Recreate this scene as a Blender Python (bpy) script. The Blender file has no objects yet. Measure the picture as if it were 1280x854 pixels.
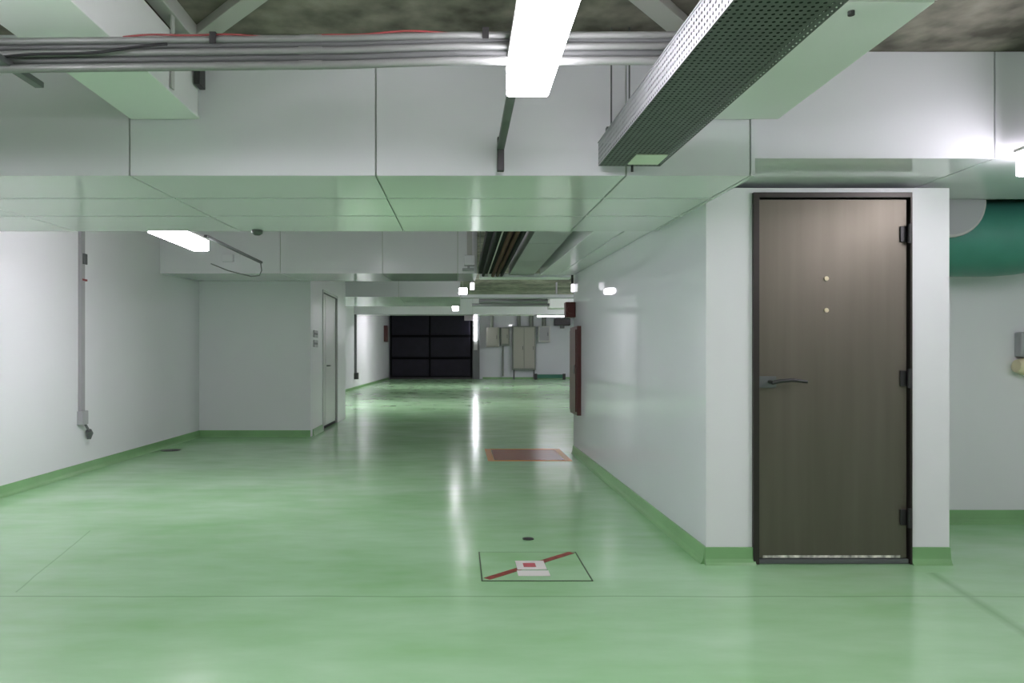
import bpy, math, random
from mathutils import Vector, Matrix
random.seed(4)
S = bpy.context.scene
COL = S.collection

# ------------------------------------------------------------------ camera
EYE = 1.19
F = 900.0                      # focal length in pixels of a 1280 wide frame
cam_d = bpy.data.cameras.new('camera')
cam_d.sensor_width = 36.0
cam_d.lens = F / 1280 * 36.0
cam_d.shift_x = (640 - 574) / 1280
cam_d.shift_y = (447 - 427) / 1280
cam_d.clip_start = 0.05
cam_d.clip_end = 200
cam = bpy.data.objects.new('camera', cam_d)
cam.location = (0, 0, EYE)
cam.rotation_euler = (math.pi / 2, 0, 0)
COL.objects.link(cam)
S.camera = cam

vs = S.view_settings
vs.view_transform = 'Standard'
vs.look = 'None'
vs.gamma = 1
vs.use_curve_mapping = False
vs.exposure = 0.76
S.cycles.use_denoising = True
S.cycles.max_bounces = 10
S.cycles.diffuse_bounces = 7
S.cycles.glossy_bounces = 5
S.cycles.sample_clamp_indirect = 8

w = bpy.data.worlds.new('world')
S.world = w
w.use_nodes = True
w.node_tree.nodes['Background'].inputs[0].default_value = (0.8, 0.88, 1, 1)
w.node_tree.nodes['Background'].inputs[1].default_value = 0.3

# --------------------------------------------------------------- materials
def new_mat(name):
    m = bpy.data.materials.new(name)
    m.use_nodes = True
    nt = m.node_tree
    return m, nt, nt.nodes['Principled BSDF']

def mat(name, col, rough=0.5, metal=0.0, noise=0.0, scale=8.0, spec=0.5, bump=0.0, stretch=None):
    m, nt, b = new_mat(name)
    b.inputs['Base Color'].default_value = (*col, 1)
    b.inputs['Roughness'].default_value = rough
    b.inputs['Metallic'].default_value = metal
    b.inputs['Specular IOR Level'].default_value = spec
    if noise or bump:
        tc = nt.nodes.new('ShaderNodeTexCoord')
        n = nt.nodes.new('ShaderNodeTexNoise')
        n.inputs['Scale'].default_value = scale
        n.inputs['Detail'].default_value = 5
        src = tc.outputs['Object']
        if stretch:
            mp = nt.nodes.new('ShaderNodeMapping')
            mp.inputs['Scale'].default_value = stretch
            nt.links.new(src, mp.inputs['Vector'])
            src = mp.outputs['Vector']
        nt.links.new(src, n.inputs['Vector'])
        if noise:
            r = nt.nodes.new('ShaderNodeValToRGB')
            r.color_ramp.elements[0].position = 0.3
            r.color_ramp.elements[1].position = 0.7
            r.color_ramp.elements[0].color = (*[c * (1 - noise) for c in col], 1)
            r.color_ramp.elements[1].color = (*[min(1, c * (1 + noise)) for c in col], 1)
            nt.links.new(n.outputs['Fac'], r.inputs['Fac'])
            nt.links.new(r.outputs['Color'], b.inputs['Base Color'])
        if bump:
            bp = nt.nodes.new('ShaderNodeBump')
            bp.inputs['Strength'].default_value = bump
            bp.inputs['Distance'].default_value = 0.01
            nt.links.new(n.outputs['Fac'], bp.inputs['Height'])
            nt.links.new(bp.outputs['Normal'], b.inputs['Normal'])
    return m

def glow(name, strength, col=(1, 0.935, 1.03)):
    m, nt, b = new_mat(name)
    b.inputs['Base Color'].default_value = (0.9, 0.9, 0.9, 1)
    b.inputs['Emission Color'].default_value = (*col, 1)
    b.inputs['Emission Strength'].default_value = strength
    return m

WALL = mat('dimmed white wall paint', (0.70, 0.71, 0.76), 0.03, noise=0.012, scale=1.2, spec=0.18)  # darker than the door wall paint, weaker corridor light put into the colour
WALL_L = mat('white matte wall paint', (0.80, 0.80, 0.83), 0.42, noise=0.012, scale=1.2, spec=0.3)
WALL2 = mat('white door wall paint', (0.80, 0.80, 0.82), 0.3, noise=0.012, scale=1.5, spec=0.4)
PANEL = mat('white coated panel', (0.78, 0.78, 0.82), 0.22, noise=0.012, scale=1.0, spec=0.4)
PANELU = mat('glossy white underside panel', (0.78, 0.78, 0.81), 0.10, noise=0.012, scale=1.0, spec=0.5)
CORE = mat('panel joint filler', (0.50, 0.53, 0.50), 0.7)
DUCT = mat('white duct sheet', (0.76, 0.78, 0.77), 0.35, noise=0.02, scale=2)
STEELW = mat('light grey painted steel', (0.52, 0.52, 0.50), 0.4)
BAR = mat('grey painted angle steel', (0.45, 0.44, 0.42), 0.5)
PIPE = mat('galvanised pipe', (0.21, 0.22, 0.21), 0.45, metal=0.2, noise=0.06, scale=9)
TRAYB = mat('shaded tray sheet', (0.15, 0.16, 0.16), 0.5, metal=0.3, noise=0.12, scale=14)  # darker copy of the tray sheet, the underside's shade is in its colour
TRAY = mat('galvanised tray sheet', (0.36, 0.37, 0.38), 0.45, metal=0.5, noise=0.06, scale=14)
DARK = mat('dark cable jacket', (0.03, 0.03, 0.032), 0.8, spec=0.2)
BLACK = mat('black hardware', (0.025, 0.025, 0.025), 0.4)
BROWN = mat('brown cable jacket', (0.10, 0.055, 0.038), 0.8, spec=0.2)
REDC = mat('red cable jacket', (0.26, 0.045, 0.045), 0.6)
GREYD = mat('dark grey steel', (0.13, 0.14, 0.14), 0.45, metal=0.3)
GREY = mat('grey plastic', (0.40, 0.40, 0.42), 0.45)
CREAM = mat('cream plastic', (0.75, 0.66, 0.44), 0.4)
LABEL = mat('pale label plate', (0.78, 0.82, 0.70), 0.4)
RED = mat('red enamel', (0.085, 0.02, 0.018), 0.4)
REDP = mat('red floor paint', (0.30, 0.055, 0.055), 0.22)
ORANGE = mat('orange border paint', (0.62, 0.26, 0.07), 0.25)
TAPE = mat('red stripe tape', (0.27, 0.045, 0.03), 0.4, noise=0.4, scale=30)
PAPER = mat('white sticker', (0.80, 0.76, 0.74), 0.4)
PINK = mat('red print', (0.55, 0.10, 0.13), 0.4)
GATE = mat('black gate sheet', (0.009, 0.008, 0.017), 0.5, noise=0.2, scale=3, spec=0.25)
GATEF = mat('black gate frame', (0.003, 0.003, 0.005), 0.6, spec=0.1)
BEIGE = mat('beige cabinet enamel', (0.42, 0.41, 0.36), 0.45)
BEIGED = mat('grey green cabinet frame', (0.22, 0.24, 0.21), 0.45)
TEAL = mat('teal duct wrap', (0.06, 0.25, 0.195), 0.4, noise=0.1, scale=3)
GREENL = mat('dark green enamel', (0.03, 0.16, 0.10), 0.4)
GLASSW = mat('grey door enamel', (0.66, 0.67, 0.66), 0.25)
SILL = mat('worn white strip', (0.6, 0.58, 0.52), 0.6, noise=0.7, scale=26)
GL_MAIN = glow('lit diffuser', 17)
GL_FILL_BACK = glow('rear fill diffuser', 8.5)
GL_EDGE = glow('lit edge diffuser', 11)
GL_LEFT = glow('lit left diffuser', 34)
GL_FILL_DEEP = glow('deep fill diffuser', 46)
GL_FAR = glow('lit far diffuser', 8)
GL_SMALL = glow('lit small lamp', 0.9)
GL_STRIP = glow('white glow', 12, (0.93, 0.93, 1.0))

def concrete():
    m, nt, b = new_mat('raw concrete slab')
    tc = nt.nodes.new('ShaderNodeTexCoord')
    n1 = nt.nodes.new('ShaderNodeTexNoise'); n1.inputs['Scale'].default_value = 6.0; n1.inputs['Detail'].default_value = 8
    n2 = nt.nodes.new('ShaderNodeTexNoise'); n2.inputs['Scale'].default_value = 0.8; n2.inputs['Detail'].default_value = 2
    for n in (n1, n2): nt.links.new(tc.outputs['Object'], n.inputs['Vector'])
    r = nt.nodes.new('ShaderNodeValToRGB')
    r.color_ramp.elements[0].color = (0.07, 0.063, 0.048, 1); r.color_ramp.elements[0].position = 0.38
    r.color_ramp.elements[1].color = (0.36, 0.32, 0.275, 1); r.color_ramp.elements[1].position = 0.66
    mx = nt.nodes.new('ShaderNodeMix'); mx.data_type = 'FLOAT'; mx.inputs[0].default_value = 0.5
    nt.links.new(n1.outputs['Fac'], mx.inputs[2]); nt.links.new(n2.outputs['Fac'], mx.inputs[3])
    nt.links.new(mx.outputs[0], r.inputs['Fac']); nt.links.new(r.outputs['Color'], b.inputs['Base Color'])
    b.inputs['Roughness'].default_value = 0.85
    bp = nt.nodes.new('ShaderNodeBump'); bp.inputs['Strength'].default_value = 0.4; bp.inputs['Distance'].default_value = 0.01
    nt.links.new(n1.outputs['Fac'], bp.inputs['Height']); nt.links.new(bp.outputs['Normal'], b.inputs['Normal'])
    return m
CONC = concrete()

def steel_door():
    m, nt, b = new_mat('brushed bronze steel')
    tc = nt.nodes.new('ShaderNodeTexCoord')
    mp = nt.nodes.new('ShaderNodeMapping'); mp.inputs['Scale'].default_value = (12, 12, 0.7)
    n = nt.nodes.new('ShaderNodeTexNoise'); n.inputs['Scale'].default_value = 1.0; n.inputs['Detail'].default_value = 6
    nt.links.new(tc.outputs['Object'], mp.inputs['Vector']); nt.links.new(mp.outputs['Vector'], n.inputs['Vector'])
    r = nt.nodes.new('ShaderNodeValToRGB')
    r.color_ramp.elements[0].position = 0.25; r.color_ramp.elements[0].color = (0.145, 0.131, 0.103, 1)
    r.color_ramp.elements[1].position = 0.75; r.color_ramp.elements[1].color = (0.178, 0.159, 0.130, 1)
    nt.links.new(n.outputs['Fac'], r.inputs['Fac']); nt.links.new(r.outputs['Color'], b.inputs['Base Color'])
    b.inputs['Metallic'].default_value = 0.75
    b.inputs['Roughness'].default_value = 0.46
    return m
BRONZE = steel_door()

def floor_mat():
    m, nt, b = new_mat('green epoxy floor')
    N, L = nt.nodes, nt.links
    tc = N.new('ShaderNodeTexCoord')
    sep = N.new('ShaderNodeSeparateXYZ'); L.new(tc.outputs['Object'], sep.inputs[0])
    def noise(s, d, sc=(1, 1, 1)):
        mp = N.new('ShaderNodeMapping'); mp.inputs['Scale'].default_value = sc
        n = N.new('ShaderNodeTexNoise'); n.inputs['Scale'].default_value = s; n.inputs['Detail'].default_value = d
        L.new(tc.outputs['Object'], mp.inputs[0]); L.new(mp.outputs[0], n.inputs['Vector'])
        return n.outputs['Fac']
    def mth(op, a, c=None):
        n = N.new('ShaderNodeMath'); n.operation = op
        for i, v in enumerate((a, c)):
            if v is None: continue
            if isinstance(v, (int, float)): n.inputs[i].default_value = v
            else: L.new(v, n.inputs[i])
        return n.outputs[0]
    nz = mth('ADD', mth('MULTIPLY', noise(1.1, 5, (0.7, 1.3, 1)), 0.65), mth('MULTIPLY', noise(4.5, 6, (0.6, 1.5, 1)), 0.35))
    r = N.new('ShaderNodeValToRGB')
    e = r.color_ramp.elements
    e[0].position = 0.32; e[0].color = (0.30, 0.565, 0.275, 1)
    e[1].position = 0.68; e[1].color = (0.45, 0.70, 0.45, 1)
    L.new(nz, r.inputs['Fac'])
    # hairline joint across the floor, a diagonal crack, a soft scuff
    wob = mth('MULTIPLY', mth('SUBTRACT', noise(2.0, 2), 0.5), 0.03)
    d1 = mth('ABSOLUTE', mth('ADD', mth('SUBTRACT', sep.outputs['Y'], 3.585), wob))
    l1 = mth('MULTIPLY', mth('LESS_THAN', d1, 0.006), 0.42)
    d2 = mth('ABSOLUTE', mth('ADD', mth('ADD', mth('MULTIPLY', mth('SUBTRACT', sep.outputs['Y'], 3.655), 0.22), mth('ADD', sep.outputs['X'], 2.25)), wob))
    l2 = mth('MULTIPLY', mth('MULTIPLY', mth('LESS_THAN', d2, 0.005), mth('LESS_THAN', mth('ABSOLUTE', mth('SUBTRACT', sep.outputs['Y'], 4.3)), 0.65)), 0.3)
    d3 = mth('ABSOLUTE', mth('SUBTRACT', mth('SUBTRACT', sep.outputs['X'], 2.60), mth('MULTIPLY', mth('SUBTRACT', sep.outputs['Y'], 3.92), 0.19)))
    l3 = mth('MULTIPLY', mth('MULTIPLY', mth('MAXIMUM', mth('SUBTRACT', 1.0, mth('MULTIPLY', d3, 22.0)), 0.0), mth('LESS_THAN', sep.outputs['Y'], 3.98)), 0.35)
    mask = mth('MAXIMUM', mth('MAXIMUM', l1, l2), l3)
    mx = N.new('ShaderNodeMix'); mx.data_type = 'RGBA'
    L.new(mask, mx.inputs[0]); L.new(r.outputs['Color'], mx.inputs[6]); mx.inputs[7].default_value = (0.10, 0.20, 0.09, 1)
    L.new(mx.outputs[2], b.inputs['Base Color'])
    rr = N.new('ShaderNodeMapRange'); rr.inputs['To Min'].default_value = 0.13; rr.inputs['To Max'].default_value = 0.22
    L.new(noise(2.3, 4), rr.inputs['Value']); L.new(rr.outputs[0], b.inputs['Roughness'])
    bp = N.new('ShaderNodeBump'); bp.inputs['Strength'].default_value = 0.008; bp.inputs['Distance'].default_value = 0.01
    L.new(noise(5.0, 3), bp.inputs['Height']); L.new(bp.outputs['Normal'], b.inputs['Normal'])
    return m
FLOOR = floor_mat()
BASE = mat('green skirting paint', (0.22, 0.43, 0.19), 0.3, noise=0.08, scale=2.5)

# ----------------------------------------------------------------- helpers
class MB:
    def __init__(s): s.v = []; s.f = []
    def hexa(s, p):                       # bottom four, top four (both counter-clockwise from above)
        n = len(s.v); s.v += [tuple(q) for q in p]
        s.f += [tuple(n + i for i in q) for q in ((3, 2, 1, 0), (4, 5, 6, 7), (0, 1, 5, 4), (1, 2, 6, 5), (2, 3, 7, 6), (3, 0, 4, 7))]
        return s
    def box(s, x0, x1, y0, y1, z0, z1):
        return s.hexa([(x0, y0, z0), (x1, y0, z0), (x1, y1, z0), (x0, y1, z0), (x0, y0, z1), (x1, y0, z1), (x1, y1, z1), (x0, y1, z1)])
    def sbox(s, x0, x1, y0, y1, b0, t0, b1, t1):   # box whose bottom/top rise along Y
        return s.hexa([(x0, y0, b0), (x1, y0, b0), (x1, y1, b1), (x0, y1, b1), (x0, y0, t0), (x1, y0, t0), (x1, y1, t1), (x0, y1, t1)])
    def bar(s, a, b, wd, ht):             # rectangular bar from a to b
        a, b = Vector(a), Vector(b); d = (b - a).normalized()
        u = d.cross(Vector((0, 0, 1)))
        u = Vector((1, 0, 0)) if u.length < 1e-4 else u.normalized()
        v = u.cross(d).normalized(); u, v = u * wd / 2, v * ht / 2
        return s.hexa([a - u - v, a + u - v, b + u - v, b - u - v, a - u + v, a + u + v, b + u + v, b - u + v])
    def tube(s, pts, r, n=12):            # swept round tube through points
        pts = [Vector(p) for p in pts]; rings = []
        ref = Vector((0.0, 0.0, 1.0)); d0 = (pts[1] - pts[0]).normalized()
        if abs(d0.dot(ref)) > 0.9: ref = Vector((0, 1, 0))
        for i, p in enumerate(pts):
            d = (pts[min(i + 1, len(pts) - 1)] - pts[max(i - 1, 0)]).normalized()
            u = (ref - d * ref.dot(d)).normalized(); ref = u; v = d.cross(u)
            k = len(s.v)
            rad = r[i] if isinstance(r, (list, tuple)) else r
            for j in range(n):
                a = 2 * math.pi * j / n
                s.v.append(tuple(p + (u * math.cos(a) + v * math.sin(a)) * rad))
            rings.append(k)
        for a, b in zip(rings, rings[1:]):
            for j in range(n):
                s.f.append((a + j, a + (j + 1) % n, b + (j + 1) % n, b + j))
        s.f.append(tuple(rings[0] + j for j in reversed(range(n))))
        s.f.append(tuple(rings[-1] + j for j in range(n)))
        return s
    def prism(s, prof, a, b, mapf):       # 2D profile swept between a and b; mapf(p, q, t) -> xyz
        n = len(prof); k = len(s.v)
        for t in (a, b): s.v += [mapf(p, q, t) for p, q in prof]
        for j in range(n): s.f.append((k + j, k + (j + 1) % n, k + n + (j + 1) % n, k + n + j))
        s.f.append(tuple(k + j for j in reversed(range(n)))); s.f.append(tuple(k + n + j for j in range(n)))
        return s
    def build(s, name, m, parent=None, bevel=0.0, smooth=False, kind=None):
        o0 = parent_world(parent) if parent else Vector((0, 0, 0))
        me = bpy.data.meshes.new(name)
        me.from_pydata([tuple(Vector(v) - o0) for v in s.v], [], s.f)
        me.update()
        import bmesh
        bm = bmesh.new(); bm.from_mesh(me); bmesh.ops.recalc_face_normals(bm, faces=bm.faces); bm.to_mesh(me); bm.free()
        me.materials.append(m)
        o = bpy.data.objects.new(name, me); COL.objects.link(o)
        if parent: o.parent = parent
        if bevel:
            bv = o.modifiers.new('bevel', 'BEVEL'); bv.width = bevel; bv.segments = 2; bv.limit_method = 'ANGLE'
        if smooth:
            for p in me.polygons: p.use_smooth = True
            if bpy.app.version >= (4, 1):
                try: me.set_sharp_from_angle(angle=math.radians(40))
                except Exception: pass
        if kind: o['kind'] = kind
        return o
def parent_world(p):
    v = Vector(p.location)
    while p.parent: p = p.parent; v += Vector(p.location)
    return v
def thing(name, label, cat, loc, group=None, kind=None):
    o = bpy.data.objects.new(name, None); COL.objects.link(o)
    o.location = loc; o.empty_display_size = 0.1
    return tag(o, label, cat, group, kind)
def tag(o, label, cat=None, group=None, kind=None):
    o['label'] = label
    if cat: o['category'] = cat
    if group: o['group'] = group
    if kind: o['kind'] = kind
    return o
def box(*a): return MB().box(*a)
def struct(name, mb, m, label=None, bevel=0.0):
    o = mb.build(name, m, None, bevel, kind='structure')
    if label: o['label'] = label
    return o
def zslab(y): return 2.74 + 0.032 * max(0.0, y - 3.5)

# ------------------------------------------------------------ room shell
XL, XC = -3.9, 1.424            # left wall, corridor wall
struct('floor', box(XL - .2, 9.2, -7.2, 40.4, -0.15, 0.0), FLOOR)
ceil = MB()
ceil.box(XL - .2, 9.2, -7.2, 3.5, 2.74, 3.0)
ceil.sbox(XL - .2, 9.2, 3.5, 40.4, 2.74, 3.0, zslab(40.4), zslab(40.4) + .3)
struct('ceiling', ceil, CONC, 'raw grey brown concrete ceiling slab')
struct('wall_left', MB().box(XL - .2, XL, -7.2, 40.4, 0, 4.0), WALL_L, 'long white painted wall on the left')
struct('wall_back', MB().box(XL, 6.7, -7.2, -7.0, 0, 2.74), WALL)
struct('wall_right', MB().box(6.5, 6.7, -7.0, 5.16, 0, 2.79), WALL)
struct('wall_recess', MB().box(2.826, 6.7, 5.16, 5.3, 0, 2.79), WALL2, 'white wall in the recess right of the steel door')
# room behind the steel door: door wall with an opening, corridor side wall
DX0, DX1, DZ = 1.700, 2.600, 2.130
fw = MB()
fw.box(XC, DX0, 4.15, 4.154, 0, 2.167); fw.box(XC + .151, DX0, 4.154, 4.30, 0, 2.167)
fw.box(DX1, 2.825, 4.15, 4.30, 0, 2.167)
fw.box(DX0, DX1, 4.15, 4.30, DZ, 2.167)
struct('wall_doorway', fw, WALL2, 'white wall face around the steel door')
struct('wall_corridor', box(XC, XC + .15, 4.1545, 8.96, 0, 2.167), WALL, 'glossy white corridor side wall')
struct('wall_block_right', box(2.675, 2.825, 4.301, 5.30, 0, 2.19), WALL2)
struct('wall_corridor_upper', box(XC + .002, XC + .15, 4.62, 8.96, 2.168, 2.89), WALL)
struct('wall_block_back', box(XC + .15, 9.0, 8.81, 8.96, 0, 2.9), WALL)
struct('wall_far_right', box(9.0, 9.2, 8.81, 40.4, 0, 4.0), WALL)
struct('wall_far', box(XL, 9.0, 40.0, 40.2, 0, 4.0), WALL, 'far white wall at the end of the garage')
# utility shaft on the left
struct('wall_utility_front', box(XL, -2.23, 10.8, 10.95, 0, 2.90), WALL_L, 'white wall standing out from the left wall')
us = MB()
us.box(-2.38, -2.23, 10.951, 11.75, 0, 2.92); us.box(-2.38, -2.23, 13.15, 14.1, 0, 2.92)
us.box(-2.38, -2.23, 11.75, 13.15, 2.30, 2.92)
struct('wall_utility_side', us, WALL2)
struct('wall_utility_back', box(XL, -2.38, 13.95, 14.1, 0, 2.92), WALL)

# coved skirting in the floor's green
COVE = [(0, 0), (0, 0.098), (0.012, 0.098), (0.014, 0.06), (0.017, 0.034), (0.024, 0.014), (0.036, 0.0)]
def skirt(name, face, at, a, b):
    fm = {'+x': lambda p, q, t: (at + p, t, q), '-x': lambda p, q, t: (at - p, t, q), '-y': lambda p, q, t: (t, at - p, q)}[face]
    struct(name, MB().prism(COVE, a, b, fm), BASE)
skirt('baseboard_left', '+x', XL, -7, 10.8)
skirt('baseboard_utility', '-y', 10.8, XL, -2.23)
skirt('baseboard_utility_side', '+x', -2.23, 10.95, 11.7)
skirt('baseboard_left_far', '+x', XL, 14.1, 40)
skirt('baseboard_corridor', '-x', XC, 4.15, 8.96)
skirt('baseboard_doorway_left', '-y', 4.15, XC - .012, DX0)
skirt('baseboard_doorway_right', '-y', 4.15, DX1, 2.825)
skirt('baseboard_recess', '-y', 5.16, 2.826, 6.5)
skirt('baseboard_far', '-y', 40.0, 1.3, 9.0)

# ------------------------------------------------- panel clad ceiling beams
def clad_beam(label, x0, x1, y0, y1, b0, b1, xs, ys, top=None):
    """beam with a dark core, cladding panels on the front and the underside; xs, ys = joints"""
    root = thing('ceiling_beam', label, 'ceiling beam', ((x0 + x1) / 2, y0, b0), None, 'structure')
    del root['category']
    t0, t1 = (top, top) if top else (zslab(y0), zslab(y1))
    g, g2, th = 0.0045, 0.009, 0.012
    zb = lambda y: b0 + (b1 - b0) * (y - y0) / (y1 - y0)
    MB().sbox(x0 + .001, x1 - .001, y0 + th, y1, zb(y0 + th) + th, t0, b1 + th, t1).build('beam_core', CORE, root)
    ex = [x0] + xs + [x1]; ey = [y0] + ys + [y1]
    f = MB()
    for a, b in zip(ex, ex[1:]):
        f.box(a + g, b - g, y0, y0 + th - .002, b0, t0 - .004)
    f.build('front_panels', PANEL, root)
    u = MB()
    for i, (c, d) in enumerate(zip(ey, ey[1:])):
        c2 = c + (th if i == 0 else g2)
        for a, b in zip(ex, ex[1:]):
            u.sbox(a + g, b - g, c2, d - g2, zb(c2), zb(c2) + th - .002, zb(d - g2), zb(d - g2) + th - .002)
    u.build('underside_panels', PANELU, root)
    if x1 < 9 :
        MB().sbox(x1 - .003, x1, y0 + th, y1, zb(y0 + th), t0 - .004, b1, t1 - .004).build('end_panel', PANEL, root)
    return root
clad_beam('wide white panelled beam crossing the garage in front of the corridor', XL, XC - .002, 3.45, 5.2, 2.062, 2.10,
          [-2.76, -1.58, -.40, .80, 1.395], [4.0, 4.56])
clad_beam('bright white panelled beam above the steel door', XC, 6.5, 3.65, 4.6, 2.2, 2.2, [2.715, 4.0, 5.3], [])
clad_beam('white panelled beam in front of the utility wall on the left', XL, .235, 9.38, 10.8, 2.285, 2.335, [-2.33, -1.0, -.02], [])
clad_beam('white beam deep in the corridor with dark green underside', XL, .02, 14.26, 16.9, 2.39, 2.39, [-1.2], [])
clad_beam('far low white beam in front of the black gate', XL, 9.0, 26.7, 27.5, 2.79, 2.79, [0.5, 4.5], [])
clad_beam('slim pale beam across the corridor behind the cable trays', .26, XC - .002, 9.05, 9.35, 2.20, 2.20, [], [], top=2.25)
clad_beam('slim pale beam over the far open area', .03, 9.0, 14.4, 14.7, 2.39, 2.39, [3.0], [], top=2.455)

# ------------------------------------------------------------- ceiling lamps
def ceiling_light(label, x, y0, y1, zb, wd=.15, ht=.095, m=GL_MAIN, rail=None, along='y', group='ceiling lights'):
    """x = centre; runs along Y from y0 to y1 (or along X, with x the fixed Y)"""
    root = thing('ceiling_light', label, 'ceiling light', (x, (y0 + y1) / 2, zb) if along == 'y' else ((y0 + y1) / 2, x, zb), group)
    def bx(a0, a1, l0, l1, z0, z1):
        return box(x + a0, x + a1, l0, l1, z0, z1) if along == 'y' else box(l0, l1, x + a0, x + a1, z0, z1)
    h = wd / 2
    bx(-h, h, y0 + .012, y1 - .012, zb, zb + ht).build('diffuser', m, root, .008)
    bx(-h - .004, h + .004, y0 + .005, y1 - .005, zb + ht + .0005, zb + ht + .018).build('housing', STEELW, root, .003)
    for a, b in ((y0, y0 + .011), (y1 - .011, y1)):
        bx(-h * .6, h * .6, a, b, zb + ht * .6, zb + ht + .0005).build('end_cap', m, root, .002)
    if rail:
        rx, rz, ry0, ry1, drop = rail
        bx(rx - x - .017, rx - x + .017, ry0, ry1, rz, rz + .022).build('mounting_rail', GREYD if along == 'y' else STEELW, root, .003)
        if drop:
            bx(rx - x - .016, rx - x + .016, ry1 - .03, ry1, rz + .0 - drop, rz + .06).build('rail_bracket', BLACK, root, .003)
    for yy in ((y0 + .25, y1 - .25) if y1 - y0 > .8 else (y0 + .1, y1 - .1)):
        px, py = (x, yy) if along == 'y' else (yy, x)
        top = zslab(py)
        MB().tube([(px, py, zb + ht + .018), (px, py, top)], .004, 8).build('suspension_rod', STEELW, root)
    return root
ceiling_light('large bright white lamp at the top centre beside the perforated tray', .245, 1.32, 2.60, 2.125,
              rail=(.195, 2.165, 2.55, 3.40, .10))
ceiling_light('lamp whose grey mounting rail end shows at the upper left edge', -1.62, .75, 2.03, 2.14, rail=(-1.55, 2.185, 1.95, 2.66, 0))
ceiling_light('bright lamp at the right edge by the beam above the steel door', 2.845, 2.32, 3.60, 2.09, ht=.12, m=GL_EDGE)
ceiling_light('glowing lamp by the left wall behind the wide beam', -2.265, 5.38, 6.33, 2.125, wd=.14, ht=.085, m=GL_LEFT,
              rail=(-2.20, 2.235, 6.25, 8.0, 0))
ceiling_light('small far lamp seen above the middle of the corridor', .07, 13.15, 13.45, 2.365, wd=.15, m=GL_FAR)
ceiling_light('tiny far lamp below the dark green beam underside', -.10, 18.2, 19.5, 2.45, wd=.16, m=GL_FAR)
ceiling_light('far horizontal lamp beside the red alarm box', 30.0, 3.25, 4.65, 2.88, wd=.16, m=GL_FAR, along='x')
fill_lamps = [  # unseen fill lamps, added to brighten the foreground and the far corridor
    ('added fill lamp behind the viewer in the middle', .3, -1.4, 2.2),
    ('added fill lamp behind the viewer on the right side', 3.0, -1.2, 2.2), ('added fill lamp near the right wall beside the viewer', 4.9, 1.2, 2.2),
    ('added fill lamp further behind the viewer on the left', -2.6, -4.4, 2.2), ('added fill lamp further behind the viewer in the middle', .6, -4.4, 2.2),
    ('added fill lamp further behind the viewer on the right', 4.0, -4.4, 2.2),
    ('added fill lamp hidden above the wide beam in the corridor', -1.3, 6.6, 2.6),
    ('added fill lamp around the corner behind the corridor wall', 4.6, 12.0, 2.7), ('second added fill lamp around the corner', 4.6, 19.0, 2.8),
    ('added fill lamp hidden behind the dark beam underside on the left', -2.6, 17.9, 2.98), ('added fill lamp hidden behind the dark beam underside in the middle', -.9, 17.9, 2.98),
    ('added fill lamp hidden behind the far low beam on the left', -1.9, 29.3, 3.38), ('added fill lamp hidden behind the far low beam in the middle', .2, 29.3, 3.38),
    ('added fill lamp hidden behind the far low beam on the right', 3.6, 29.3, 3.38), ('added fill lamp in the far right corner', 6.6, 35.0, 3.45),
    ('added fill lamp far to the right of the open area', 5.5, 25.0, 3.05)]
for lab, x, y, z in fill_lamps:
    ceiling_light(lab, x, y - .64, y + .64, z, m=GL_FILL_DEEP if y > 10 else GL_FAR if y > 5 else GL_MAIN if x > 4.5 else GL_FILL_BACK)

# --------------------------------------------------------- overhead services
def duct_run(label, x0, x1, y0, y1, zb, zt):
    r = thing('ceiling_duct', label, 'duct', ((x0 + x1) / 2, (y0 + y1) / 2, zb))
    box(x0 + .006, x1 - .006, y0, y1 - .006, zb + .012, zt).build('duct_body', DUCT, r, .004)
    # hanging straps
    for yy in (y0 + .5, y1 - .35):
        for xx in (x0 - .003, x1 + .003):
            box(xx - .003, xx + .003, yy, yy + .03, zb + .02, 2.74).build('hanger_strap', STEELW, r)
    return r
d = duct_run('white box duct with green lit underside at the top left', -1.565, -1.235, .2, 3.43, 2.325, 2.60)
box(-1.565, -1.235, .21, 3.43, 2.325, 2.337).build('underside_panel', DUCT, d, .003)
box(-1.232, -1.205, 3.34, 3.42, 2.46, 2.56).build('end_clip', BLACK, d, .003)
d2 = duct_run('flat white duct right of the perforated cable tray', 1.13, 1.52, .2, 3.43, 2.325, 2.60)
box(1.13, 1.52, .21, 2.29, 2.325, 2.337).build('underside_panel', DUCT, d2, .003)
box(1.13, 1.52, 2.30, 3.43, 2.325, 2.337).build('underside_panel', DUCT, d2, .003)
MB().tube([(1.285, 2.36, 2.312), (1.285, 2.36, 2.326)], .011, 10).build('plug_knob', BLACK, d2)

# perforated cable tray
def perforated(mb, nu, nv, pu, pv, r, mapf):
    """sheet of nu x nv cells, each with an octagonal hole"""
    idx = {}
    def vert(u, v):
        k = (round(u, 5), round(v, 5))
        if k not in idx: idx[k] = len(mb.v); mb.v.append(mapf(u, v))
        return idx[k]
    for i in range(nu):
        for j in range(nv):
            cx, cy = (i + .5) * pu, (j + .5) * pv
            out, inn = [], []
            for k in range(8):
                a = math.pi / 4 * k
                dx, dy = math.cos(a), math.sin(a)
                s_ = 1 / max(abs(dx), abs(dy))
                out.append(vert(cx + dx * s_ * pu / 2, cy + dy * s_ * pv / 2))
                inn.append(vert(cx + dx * r, cy + dy * r))
            for k in range(8):
                mb.f.append((out[k], out[(k + 1) % 8], inn[(k + 1) % 8], inn[k]))
T0, T1 = Vector((.705, 1.0, 2.085)), Vector((.65, 3.36, 2.085))
axis = (T1 - T0); TL = axis.length; axis.normalize(); side = Vector((axis.y, -axis.x, 0))
tp = lambda u, v, z: tuple(T0 + axis * v + side * u + Vector((0, 0, z)))
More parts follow.
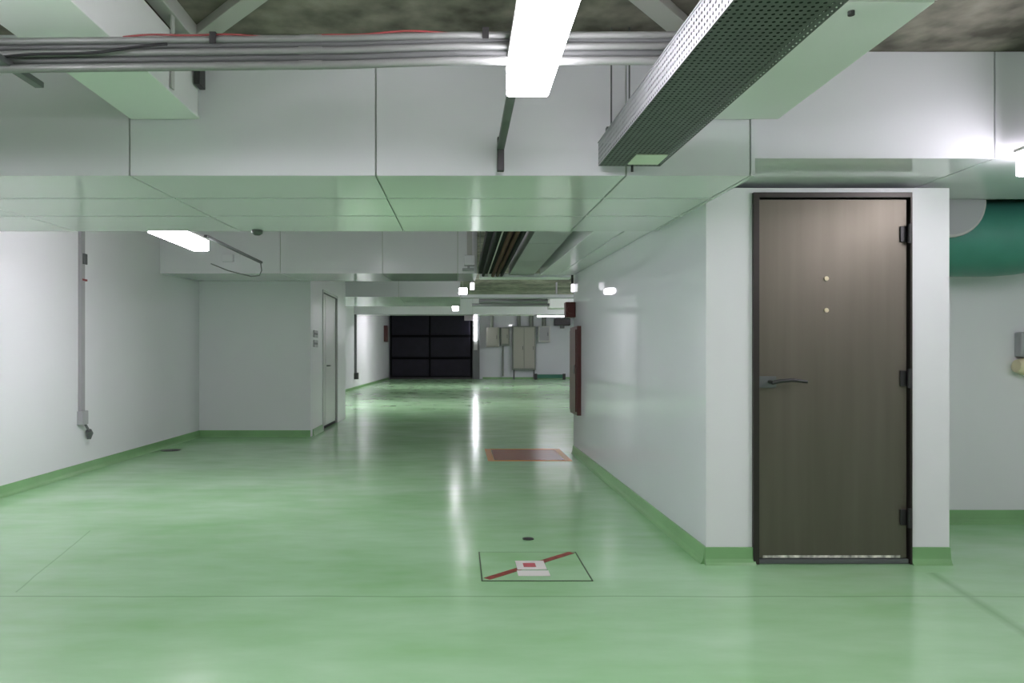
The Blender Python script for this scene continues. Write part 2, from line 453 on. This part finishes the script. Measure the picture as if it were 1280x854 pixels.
tray = thing('cable_tray', 'perforated grey steel cable tray hanging at the upper right', 'cable tray', tuple(T0 + axis * (TL / 2) + side * .145))
nv = int(TL / .021)
mb = MB(); perforated(mb, 14, nv, .29 / 14, TL / nv, .0052, lambda u, v: tp(u, v, 0)); mb.build('tray_bottom', TRAYB, tray)
mb = MB(); perforated(mb, 5, nv, .105 / 5, TL / nv, .0048, lambda u, v: tp(0, v, u)); mb.build('tray_side', TRAY, tray)
mb = MB(); perforated(mb, 5, nv, .105 / 5, TL / nv, .0048, lambda u, v: tp(.29, v, u)); mb.build('tray_side', TRAY, tray)
MB().hexa([tp(-.004, 0, .105), tp(.294, 0, .105), tp(.294, TL, .105), tp(-.004, TL, .105), tp(-.004, 0, .109), tp(.294, 0, .109), tp(.294, TL, .109), tp(-.004, TL, .109)]).build('tray_lid', TRAY, tray)
MB().hexa([tp(.02, 0, .012), tp(.27, 0, .012), tp(.27, TL - .03, .012), tp(.02, TL - .03, .012), tp(.02, 0, .05), tp(.27, 0, .05), tp(.27, TL - .03, .05), tp(.02, TL - .03, .05)]).build('cable_bundle', DARK, tray)
MB().hexa([tp(0, TL, 0), tp(.29, TL, 0), tp(.29, TL + .004, 0), tp(0, TL + .004, 0), tp(0, TL, .105), tp(.29, TL, .105), tp(.29, TL + .004, .105), tp(0, TL + .004, .105)]).build('tray_end_plate', GREYD, tray)
MB().hexa([tp(.125, TL - .20, -.006), tp(.265, TL - .20, -.006), tp(.265, TL - .045, -.006), tp(.125, TL - .045, -.006), tp(.125, TL - .20, -.001), tp(.265, TL - .20, -.001), tp(.265, TL - .045, -.001), tp(.125, TL - .045, -.001)]).build('label_plate', LABEL, tray, .001)
MB().tube([tp(.155, TL - .012, 0), tp(.155, TL - .012, -.03)], .006, 8).build('hanging_bolt', BLACK, tray)
hang = thing('trapeze_hanger', 'thin rod hanger behind the far end of the perforated tray', 'hanger', (.74, 3.30, 2.2))
for xx in (.715, .80):
    MB().tube([(xx, 3.385, 2.27), (xx, 3.385, 2.74)], .004, 8).build('rod', GREYD, hang)
box(.69, .83, 3.37, 3.40, 2.255, 2.272).build('cross_bar', GREYD, hang, .002)

# pipes crossing under the ceiling
PY = 2.47
PIPED = mat('added dark gap pipe', (0.10, 0.107, 0.104), 0.55)  # for tubes added to fill the dark gaps between the galvanised pipes
rows = [(52, 44, .012, PIPE, 'topmost thin galvanised pipe crossing under the ceiling slab'), (60, 51, .011, PIPED, 'added dark gap pipe just below the topmost ceiling pipe'),
        (68, 58, .012, PIPE, 'middle galvanised pipe of the run under the ceiling'), (77, 67, .012, PIPED, 'added dark gap pipe just above the lowest ceiling pipe'),
        (86, 76, .014, PIPE, 'lowest and thickest galvanised pipe of the ceiling run')]
for i, (yl, yr, r, m_, lab) in enumerate(rows):
    yy = PY + (.012 if m_ is PIPED else 0)
    zl = EYE + (447 - yl) * yy / F; zr = EYE + (447 - yr) * yy / F
    p = thing('steel_pipe', lab, 'pipe', (-1.5, yy, zl), 'steel pipes under the ceiling')
    MB().tube([(XL, yy, zl - .01), (-1.55, yy, zl), (-.4, yy, (zl + zr) / 2), (.0, yy, zr), (.93, yy, zr)], r, 14).build('pipe_tube', m_, p, smooth=True)
    MB().tube([(-.55, yy, (zl + zr) / 2 - .001), (-.47, yy, (zl + zr) / 2)], r + .0015, 14).build('coupling', m_, p, smooth=True)
for k, (xx, zz, lab) in enumerate([(-.84, 2.288, 'small black clamp on the pipe run, left one'), (.09, 2.304, 'small black clamp on the pipe run beside the big lamp')]):
    c = thing('pipe_clamp', lab, 'clamp', (xx, PY - .03, zz), 'black pipe clamps')
    box(xx - .011, xx + .011, PY - .020, PY - .0145, zz - .028, zz + .012).build('clamp_plate', BLACK, c, .001)
    box(xx - .011, xx + .011, PY - .0145, PY + .01, zz + .006, zz + .012).build('clamp_hook', BLACK, c, .001)
pts = []
for k in range(61):
    t = k / 60; x = -1.15 + t * 1.38
    pts.append((x, PY - .006, 2.287 + .017 * t + .006 * math.sin(t * 11) + .003 * math.sin(t * 29)))
tag(MB().tube(pts, .0035, 8).build('red_cable', REDC, None, smooth=True), 'thin red cable lying along the ceiling pipes', 'cable')
pts = [(-1.95 + k * .032, PY - .03, 2.20 + .05 * (k / 30) ** 2 + .004 * math.sin(k * .5)) for k in range(31)]
tag(MB().tube(pts, .005, 8).build('dark_cable', DARK, None, smooth=True), 'dark cable drooping in front of the pipes at the left', 'cable')

def steel_bar(label, a, b, wd, ht, m=BAR):
    o = MB().bar(a, b, wd, ht).build('steel_brace', m, None, .003)
    return tag(o, label, 'brace', 'steel braces under the slab')
steel_bar('pale slanting steel brace under the slab right of the white box duct', (-1.26, 3.448, 2.715), (-.55, 2.70, 2.715), .085, .045)
steel_bar('pale slanting steel brace under the slab behind the perforated tray', (1.13, 3.448, 2.715), (.50, 2.70, 2.715), .10, .045)
o = box(-1.29, -1.22, .2, 3.445, 2.66, 2.738).build('ceiling_rail', STEELW, None, .004)
tag(o, 'pale steel rail running along the top of the white box duct', 'rail')

# services above the corridor
def long_tray(label, x0, x1, y0, y1, z, m, cables):
    r = thing('cable_ladder', label, 'cable tray', ((x0 + x1) / 2, (y0 + y1) / 2, z))
    box(x0, x1, y0, y1, z, z + .006).build('tray_bottom', m, r)
    for xx in (x0, x1 - .006):
        box(xx, xx + .006, y0, y1, z + .006, z + .075).build('tray_side', m, r)
    for cx, rr, cm, dz in cables:
        MB().tube([(cx, y0, z + dz), (cx, (y0 + y1) / 2, z + dz - .004), (cx, y1, z + dz)], rr, 10).build('cable', cm, r, smooth=True)
    for yy in (y0 + .5, y1 - .5):
        for xx in (x0 + .012, x1 - .012):
            MB().tube([(xx, yy, z + .006), (xx, yy, zslab(yy))], .005, 8).build('hanger_rod', GREYD, r)
    return r
long_tray('dark cable tray with brown cables slung under the corridor ceiling', .235, .56, 5.3, 9.0, 2.235, DARK,
          [(.30, .018, DARK, -.018), (.355, .007, STEELW, -.02), (.42, .022, BROWN, -.022), (.475, .02, BROWN, -.02), (.53, .018, DARK, -.018)])
o = thing('ceiling_duct', 'grey flat duct beside the dark cable tray over the corridor', 'duct', (.76, 7.1, 2.22))
for a, b in ((5.3, 6.5), (6.51, 7.7), (7.71, 9.0)):
    box(.62, .93, a, b, 2.22, 2.44).build('duct_section', GREY, o, .004)
o = thing('ceiling_duct', 'pale boxed duct running along the top of the corridor wall', 'duct', (1.21, 7.1, 2.15))
MB().sbox(1.0, 1.22, 5.21, 8.95, 2.125, 2.4, 2.215, 2.45).build('duct_section', PANEL, o, .003)
MB().sbox(1.225, XC - .003, 5.21, 8.95, 2.118, 2.4, 2.212, 2.45).build('duct_section', PANEL, o, .003)
# hanging sensor post near the beam end
o = thing('hanging_sensor', 'pale sensor box on a drop post beside the end of the second beam', 'sensor', (.12, 9.2, 2.3))
box(.10, .165, 9.17, 9.23, 2.49, 2.90).build('drop_post', STEELW, o, .003)
box(.065, .20, 9.12, 9.28, 2.365, 2.49).build('sensor_box', PANEL, o, .008)
box(.04, .19, 9.14, 9.26, 2.30, 2.325).build('bracket_plate', GREY, o, .003)
box(.105, .135, 9.185, 9.215, 2.325, 2.365).build('stem', GREY, o)
o = thing('emergency_lamp', 'tiny upright lit lamp beside the small far corridor lamp', 'lamp', (.235, 13.2, 2.4))
box(.20, .28, 13.15, 13.25, 2.43, 2.56).build('lit_face', GL_SMALL, o, .01)
box(.22, .26, 13.18, 13.22, 2.56, 3.05).build('drop_rod', GREY, o)
# far pipes and box right of the corridor axis
tag(MB().tube([(.55, 20, 2.76), (2.45, 20, 2.76)], .075, 14).build('dark_pipe', GREYD, None, smooth=True), 'dark pipe crossing far above the open area', 'pipe')
tag(MB().tube([(.35, 19.6, 2.62), (2.45, 19.6, 2.62)], .04, 12).build('dark_pipe', GREYD, None, smooth=True), 'thinner dark pipe under the far dark pipe', 'pipe')
o = thing('junction_box', 'pale box hanging at the end of the far dark pipes', 'junction box', (2.72, 19.8, 2.5))
box(2.46, 2.95, 19.55, 20.1, 2.53, 2.86).build('box_body', DUCT, o, .015)
box(2.66, 2.70, 19.8, 19.84, 2.86, 3.26).build('hanger_rod', GREY, o)

# ---------------------------------------------------------- steel door
o = thing('door_1', 'tall bronze grey brushed steel door in the white wall', None, (2.15, 4.15, 0), None, 'structure')
fr = MB()
prof = [(DX0 - .012, 0.003), (DX0 - .012, DZ + .008), (DX1, DZ + .008), (DX1, 0.003), (DX1 - .012, 0.003), (DX1 - .012, DZ - .022), (DX0 + .022, DZ - .022), (DX0 + .022, 0.003)]
fr.prism(prof, 4.128, 4.2, lambda p, q, t: (p, t, q))
FRM = mat('dark bronze door frame', (0.05, 0.044, 0.04), 0.4, metal=0.6)
fr.build('door_frame', FRM, o, .002)
box(DX0 + .027, DX1 - .02, 4.150, 4.195, .035, DZ - .028).build('door_leaf', BRONZE, o, .003)
box(DX0 + .025, DX1 - .015, 4.14, 4.196, .004, .03).build('threshold', GREYD, o, .002)
box(DX0 + .05, DX1 - .06, 4.1465, 4.1495, .036, .050).build('worn_bottom_strip', SILL, o)
for hz in (1.90, 1.07, .27):
    h = MB().tube([(DX1 - .022, 4.122, hz - .055), (DX1 - .022, 4.122, hz + .055)], .011, 10).build('hinge', BLACK, o, smooth=True)
    box(DX1 - .062, DX1 - .026, 4.1405, 4.1495, hz - .045, hz + .045).build('hinge_leaf', BLACK, h, .002)
pl = box(DX0 - .008, DX0 + .125, 4.141, 4.1495, 1.015, 1.082).build('latch_plate', GREYD, o, .003)
MB().tube([(DX0 + .085, 4.141, 1.05), (DX0 + .085, 4.085, 1.05)], .011, 12).build('handle_spindle', BLACK, pl, smooth=True)
MB().tube([(DX0 + .075, 4.085, 1.047), (DX0 + .12, 4.083, 1.056), (DX0 + .19, 4.083, 1.062), (DX0 + .275, 4.085, 1.052)], [.012, .012, .011, .009], 12).build('lever_handle', BLACK, pl, smooth=True)
for hz in (1.645, 1.462):
    MB().tube([(2.115, 4.149, hz), (2.115, 4.143, hz)], .013, 14).build('round_stud', CREAM, o, smooth=True)

# ------------------------------------------------- utility doors on the left
o = thing('door_2', 'pale narrow service door in the side of the utility wall', None, (-2.23, 12.45, 0), None, 'structure')
MB().prism([(11.75, 0.005), (11.75, 2.30), (13.15, 2.30), (13.15, 0.005), (13.10, 0.005), (13.10, 2.26), (11.80, 2.26), (11.80, 0.005)], -2.30, -2.215, lambda p, q, t: (t, p, q)).build('door_frame', GLASSW, o, .004)
for a, b in ((11.85, 12.08), (12.11, 13.05)):
    box(-2.285, -2.245, a, b, .05, 2.25).build('door_leaf', GLASSW, o, .004)
box(-2.30, -2.25, 11.83, 13.07, .005, .045).build('threshold', DARK, o)
MB().tube([(-2.245, 12.2, 1.05), (-2.20, 12.2, 1.05), (-2.20, 12.32, 1.05)], .012, 10).build('door_handle', GREYD, o, smooth=True)
for k, zz in enumerate((1.50, 1.35, 1.62)):
    if k == 2: continue
    o = thing('wall_sign', ['upper', 'lower'][k] + ' small grey sign plate on the corner of the utility wall', 'sign', (-2.23, 11.15, zz), 'grey sign plates')
    box(-2.229, -2.215, 11.0, 11.3, zz, zz + .11).build('plate', GREY, o, .003)
    box(-2.2149, -2.213, 11.03, 11.27, zz + .04, zz + .07).build('dark_band', GREYD, o)

# ------------------------------------------------- conduit on the left wall
CY = 7.40
CHAN = mat('grey channel enamel', (0.36, 0.36, 0.37), 0.45)
o = thing('cable_conduit', 'grey cable channel down the left wall ending in a hanging plug', 'conduit', (XL, CY, .66))
box(XL, XL + .035, CY - .035, CY + .04, .64, 2.86).build('channel', CHAN, o, .004)
box(XL, XL + .06, CY - .055, CY + .06, .50, .64).build('socket_box', GREY, o, .006)
MB().tube([(XL + .03, CY + .05, .50), (XL + .04, CY + .075, .46), (XL + .05, CY + .08, .43)], .012, 10).build('plug_cable', GREYD, o, smooth=True)
MB().tube([(XL + .05, CY + .08, .43), (XL + .05, CY + .10, .40), (XL + .05, CY + .09, .34)], [.03, .036, .018], 12).build('plug', GREYD, o, smooth=True)
box(XL, XL + .042, CY - .012, CY + .075, 1.98, 2.0).build('saddle_clip', REDC, o, .002)
box(XL + .035, XL + .05, CY - .01, CY + .06, 2.15, 2.26).build('upper_clip', GREYD, o, .003)
o = thing('cable_conduit', 'thin dark conduit on the far left wall beside the gate', 'conduit', (XL, 26.8, .4))
box(XL, XL + .08, 26.75, 26.9, .40, 3.4).build('channel', GREYD, o, .004)
box(XL, XL + .14, 26.68, 26.98, .38, .62).build('socket_box', BLACK, o, .01)

# items on the beam by the left lamp
o = thing('junction_box', 'small pale box on the second beam below the lamp rail', 'junction box', (-2.75, 9.37, 2.43))
box(-3.08, -2.93, 9.33, 9.379, 2.435, 2.53).build('box_body', PANEL, o, .005)
o = thing('smoke_detector', 'small dark round fitting under the wide beam near the lamp rail end', 'detector', (-1.43, 5.14, 2.06))
MB().tube([(-1.44, 5.13, 2.097), (-1.44, 5.13, 2.075), (-1.44, 5.13, 2.062)], [.04, .038, .02], 16).build('detector_body', GREYD, o, smooth=True)
o = thing('cable_loop', 'thin cable dangling from the end of the left lamp rail', 'cable', (-2.2, 8.0, 2.23))
MB().tube([(-2.2, 7.98, 2.235), (-2.2, 8.02, 2.16), (-2.22, 8.0, 2.10), (-2.30, 7.95, 2.085), (-2.5, 7.8, 2.13), (-2.62, 7.6, 2.18)], .006, 8).build('cable_line', GREYD, o, smooth=True)

# --------------------------------------------------------- floor fittings
o = thing('floor_hatch', 'square floor hatch with a red diagonal stripe and white sticker', 'hatch', (.42, 4.1, 0))
hx0, hx1, hy0, hy1 = .118, .712, 3.825, 4.395
MB().box(hx0 + .008, hx1 - .008, hy0 + .008, hy1 - .008, .0005, .004).build('hatch_lid', FLOOR, o)
RIM = mat('dark hatch joint', (0.05, 0.085, 0.04), 0.5)
for a in ((hx0, hx1, hy0, hy0 + .007), (hx0, hx1, hy1 - .007, hy1), (hx0, hx0 + .007, hy0 + .007, hy1 - .007), (hx1 - .007, hx1, hy0 + .007, hy1 - .007)):
    box(*a, .0005, .0035).build('hatch_rim', RIM, o)
MB().bar((hx0 + .03, hy0 + .03, .0048), (hx1 - .03, hy1 - .02, .0048), .045, .0012).build('red_stripe', TAPE, o)
box(.325, .49, 4.02, 4.19, .0056, .0072).build('sticker', PAPER, o)
box(.365, .435, 4.065, 4.14, .0073, .0078).build('red_print', PINK, o)
box(.32, .495, 3.90, 4.00, .0056, .0070).build('sticker_caption', PAPER, o)
for x, y, r, lab in ((.452, 4.72, .037, 'small round dark floor drain behind the floor hatch'), (-3.70, 9.23, .12, 'dark floor drain near the left wall')):
    o = thing('floor_drain', lab, 'drain', (x, y, 0), 'floor drains')
    MB().tube([(x, y, .0005), (x, y, .004)], r, 20).build('drain_ring', BLACK, o, smooth=True)
    MB().tube([(x, y, .0041), (x, y, .0052)], r * .72, 18).build('drain_cover', BLACK, o, smooth=True)
o = thing('floor_marking', 'dark red floor marking with orange borders in front of the fire cabinet', 'floor marking', (.82, 8.8, 0))
box(.41, 1.22, 8.34, 9.28, .0005, .003).build('red_field', REDP, o)
box(.33, .405, 8.26, 9.36, .0005, .003).build('border_strip', ORANGE, o)
box(1.225, 1.30, 8.26, 9.36, .0005, .003).build('border_strip', ORANGE, o)
box(.406, 1.224, 8.26, 8.335, .0005, .003).build('border_strip', ORANGE, o)
box(.406, 1.224, 9.285, 9.36, .0005, .003).build('border_strip', ORANGE, o)

# ----------------------------------------------- fire fittings, corridor wall
o = thing('fire_cabinet', 'dark red fire hose cabinet at the end of the corridor wall', 'fire cabinet', (1.39, 8.5, .5))
box(1.375, XC, 8.40, 8.93, .51, 1.56).build('cabinet_body', RED, o, .005)
box(1.362, 1.3745, 8.44, 8.88, .55, 1.52).build('cabinet_door', RED, o, .004)
MB().tube([(1.355, 8.5, 1.0), (1.355, 8.5, 1.1)], .008, 8).build('pull_handle', PIPE, o, smooth=True)
o = thing('fire_alarm', 'red alarm box on the corridor wall above the fire cabinet', 'alarm', (1.37, 8.9, 1.7))
box(1.30, XC, 8.80, 8.94, 1.68, 1.87).build('alarm_body', RED, o, .01)
MB().tube([(1.36, 8.80, 1.775), (1.36, 8.78, 1.775)], .045, 16).build('alarm_bell', RED, o, smooth=True)
o = thing('emergency_lamp', 'small lit lamp on a dark rod above the red alarm box', 'lamp', (1.40, 8.9, 2.05))
box(1.385, XC - .003, 8.88, 8.93, 2.0, 2.10).build('lit_face', GL_SMALL, o, .008)
box(1.385, 1.41, 8.895, 8.92, 2.10, 2.213).build('rod', DARK, o)

# ------------------------------------------------------------ recess, right
o = thing('ventilation_pipe', 'big teal green wrapped pipe under the soffit right of the door', 'pipe', (3.6, 4.92, 1.98))
path = [(2.84, 4.895, 1.998), (3.3, 4.895, 1.998), (3.6, 4.895, 1.998), (3.75, 4.895, 2.01), (3.95, 4.895, 2.05), (4.3, 4.895, 2.13), (4.9, 4.895, 2.25)]
sm = []
for i in range(len(path) - 1):
    for k in range(6):
        t = k / 6; sm.append(tuple(Vector(path[i]).lerp(Vector(path[i + 1]), t)))
sm.append(path[-1])
MB().tube(sm, .258, 32).build('pipe_wrap', TEAL, o, smooth=True)
MB().tube([(3.155, 4.612, 2.186), (3.155, 4.66, 2.186)], .225, 36).build('collar_ring', STEELW, o, .006, smooth=True)
MB().tube([(3.155, 4.604, 2.186), (3.155, 4.6119, 2.186)], .208, 36).build('collar_face', GREY, o, smooth=True)
o = thing('wall_socket', 'grey wall socket with a cream plug at the right edge', 'socket', (4.05, 5.16, 1.2))
box(3.975, 4.16, 5.09, 5.16, 1.195, 1.37).build('socket_body', GREY, o, .01)
box(4.03, 4.11, 5.083, 5.0899, 1.26, 1.34).build('socket_flap', GREYD, o, .004)
MB().tube([(4.06, 5.10, 1.125), (4.0, 5.10, 1.125), (3.945, 5.10, 1.13)], [.065, .062, .045], 20).build('cream_plug', CREAM, o, smooth=True)
box(4.06, 4.2, 5.05, 5.16, 1.06, 1.19).build('cream_mount', CREAM, o, .01)

# --------------------------------------------------------------- far end
o = thing('garage_gate', 'black panelled garage gate at the far end of the corridor', 'gate', (-1.55, 39.8, 0))
GX0, GX1 = -3.82, .72
box(GX0, GX1, 39.72, 39.8, .02, 3.85).build('gate_backing', GATEF, o)
zs = [.10, 1.15, 2.37, 3.6]; xs = [GX0 + .06, -1.62, GX1 - .06]
for z0, z1 in zip(zs, zs[1:]):
    for x0, x1 in zip(xs, xs[1:]):
        box(x0 + .05, x1 - .05, 39.66, 39.719, z0 + .07, z1 - .07).build('gate_panel', GATE, o, .02)
box(GX0, GX1, 39.64, 39.719, .01, .10).build('bottom_seal', BLACK, o)
box(GX1 + .02, 1.12, 39.6, 39.9, 0.0, 3.85).build('gate_post', GREYD, o, .01)
o = thing('glowing_strip', 'upright white glowing strip on the post right of the black gate', 'glowing strip', (.9, 39.5, 2.1))  # glowing bar set where a bright upright line runs beside the gate
box(.82, .98, 39.48, 39.56, 2.15, 3.56).build('glowing_face', GL_STRIP, o, .02)
box(.80, 1.0, 39.56, 39.599, 1.6, 3.62).build('back_plate', STEELW, o)
o = thing('control_box', 'pale box at the top right corner of the black gate', 'control box', (.5, 39.5, 3.3))
box(.28, .76, 39.42, 39.595, 3.22, 3.55).build('box_body', mat('lilac grey enamel', (.45, .40, .45), .5), o, .02)
o = thing('fire_alarm', 'small dark red box on the left wall beside the black gate', 'alarm', (XL, 37.5, 2.4))
box(XL, XL + .18, 37.2, 37.7, 2.0, 2.85).build('alarm_body', RED, o, .02)

def cabinet(name, label, x0, x1, z0, z1, m, fm, doors=1, legs=False, dp=.3):
    r = thing(name, label, 'cabinet', ((x0 + x1) / 2, 40 - dp, z0), 'service cabinets on the far wall')
    box(x0, x1, 40 - dp, 39.975, z0, z1).build('cabinet_body', fm, r, .01)
    n = doors; wd = (x1 - x0 - .12) / n
    for k in range(n):
        dd = box(x0 + .06 + k * wd + .01, x0 + .06 + (k + 1) * wd - .01, 40 - dp - .03, 40 - dp - .0005, z0 + .10, z1 - .06).build('cabinet_door', m, r, .01)
        box(x0 + .06 + (k + 1) * wd - .09, x0 + .06 + (k + 1) * wd - .06, 40 - dp - .06, 40 - dp - .0305, (z0 + z1) / 2 - .1, (z0 + z1) / 2 + .1).build('cabinet_handle', GREYD, dd)
    if legs:
        for xx in (x0 + .05, x1 - .13):
            box(xx, xx + .08, 40 - dp + .02, 40 - dp + .1, 0, z0).build('leg', GREYD, r)
    return r
cabinet('electrical_cabinet', 'tall beige grey electrical cabinet on legs at the far wall', 2.93, 4.22, .5, 2.92, BEIGE, BEIGED, 2, True)
cabinet('control_cabinet', 'square grey control cabinet right of the tall far cabinet', 4.36, 5.02, 2.03, 2.92, GREY, STEELW, 1)
cabinet('meter_cabinet', 'beige meter cabinet nearest the black gate on the far wall', 1.5, 2.2, 1.77, 2.85, BEIGE, BEIGE, 1)
cabinet('meter_cabinet', 'narrow beige meter cabinet between gate and tall cabinet', 2.28, 2.78, 1.85, 2.85, BEIGE, BEIGED, 1)
for x, z0, z1, lab in ((2.42, .15, 1.84, 'thin vertical pipe below the narrow far meter cabinet'), (3.3, 2.93, 3.85, 'dark pipe rising from the tall far cabinet'),
                       (4.0, 2.93, 3.85, 'green grey pipe rising at the right of the tall far cabinet'), (1.8, 2.86, 3.85, 'pipe rising from the beige far meter cabinet'), (4.7, 2.93, 3.85, 'pipe rising from the grey far control cabinet')):
    tag(MB().tube([(x, 39.88, z0), (x, 39.88, z1)], .05 if z0 < 1 else .11, 10).build('vertical_pipe', BEIGED, None, smooth=True), lab, 'pipe', 'pipes on the far wall')
o = thing('wall_speaker', 'dark box high on the far wall by the corridor edge', 'speaker', (5.7, 39.8, 3.0))
box(5.25, 6.12, 39.6, 40, 2.95, 3.35).build('box_body', BLACK, o, .03)
box(5.6, 5.8, 39.7, 40, 2.8, 2.95).build('bracket', GREYD, o)
o = thing('wheel_stop', 'low green barrier with dark ends on the floor at the far wall', 'barrier', (4.9, 39.2, 0))
box(4.15, 5.7, 39.15, 39.35, .06, .27).build('barrier_rail', GREENL, o, .02)
for xx in (4.08, 5.62):
    box(xx, xx + .16, 39.1, 39.149, 0, .31).build('end_post', BLACK, o, .01)
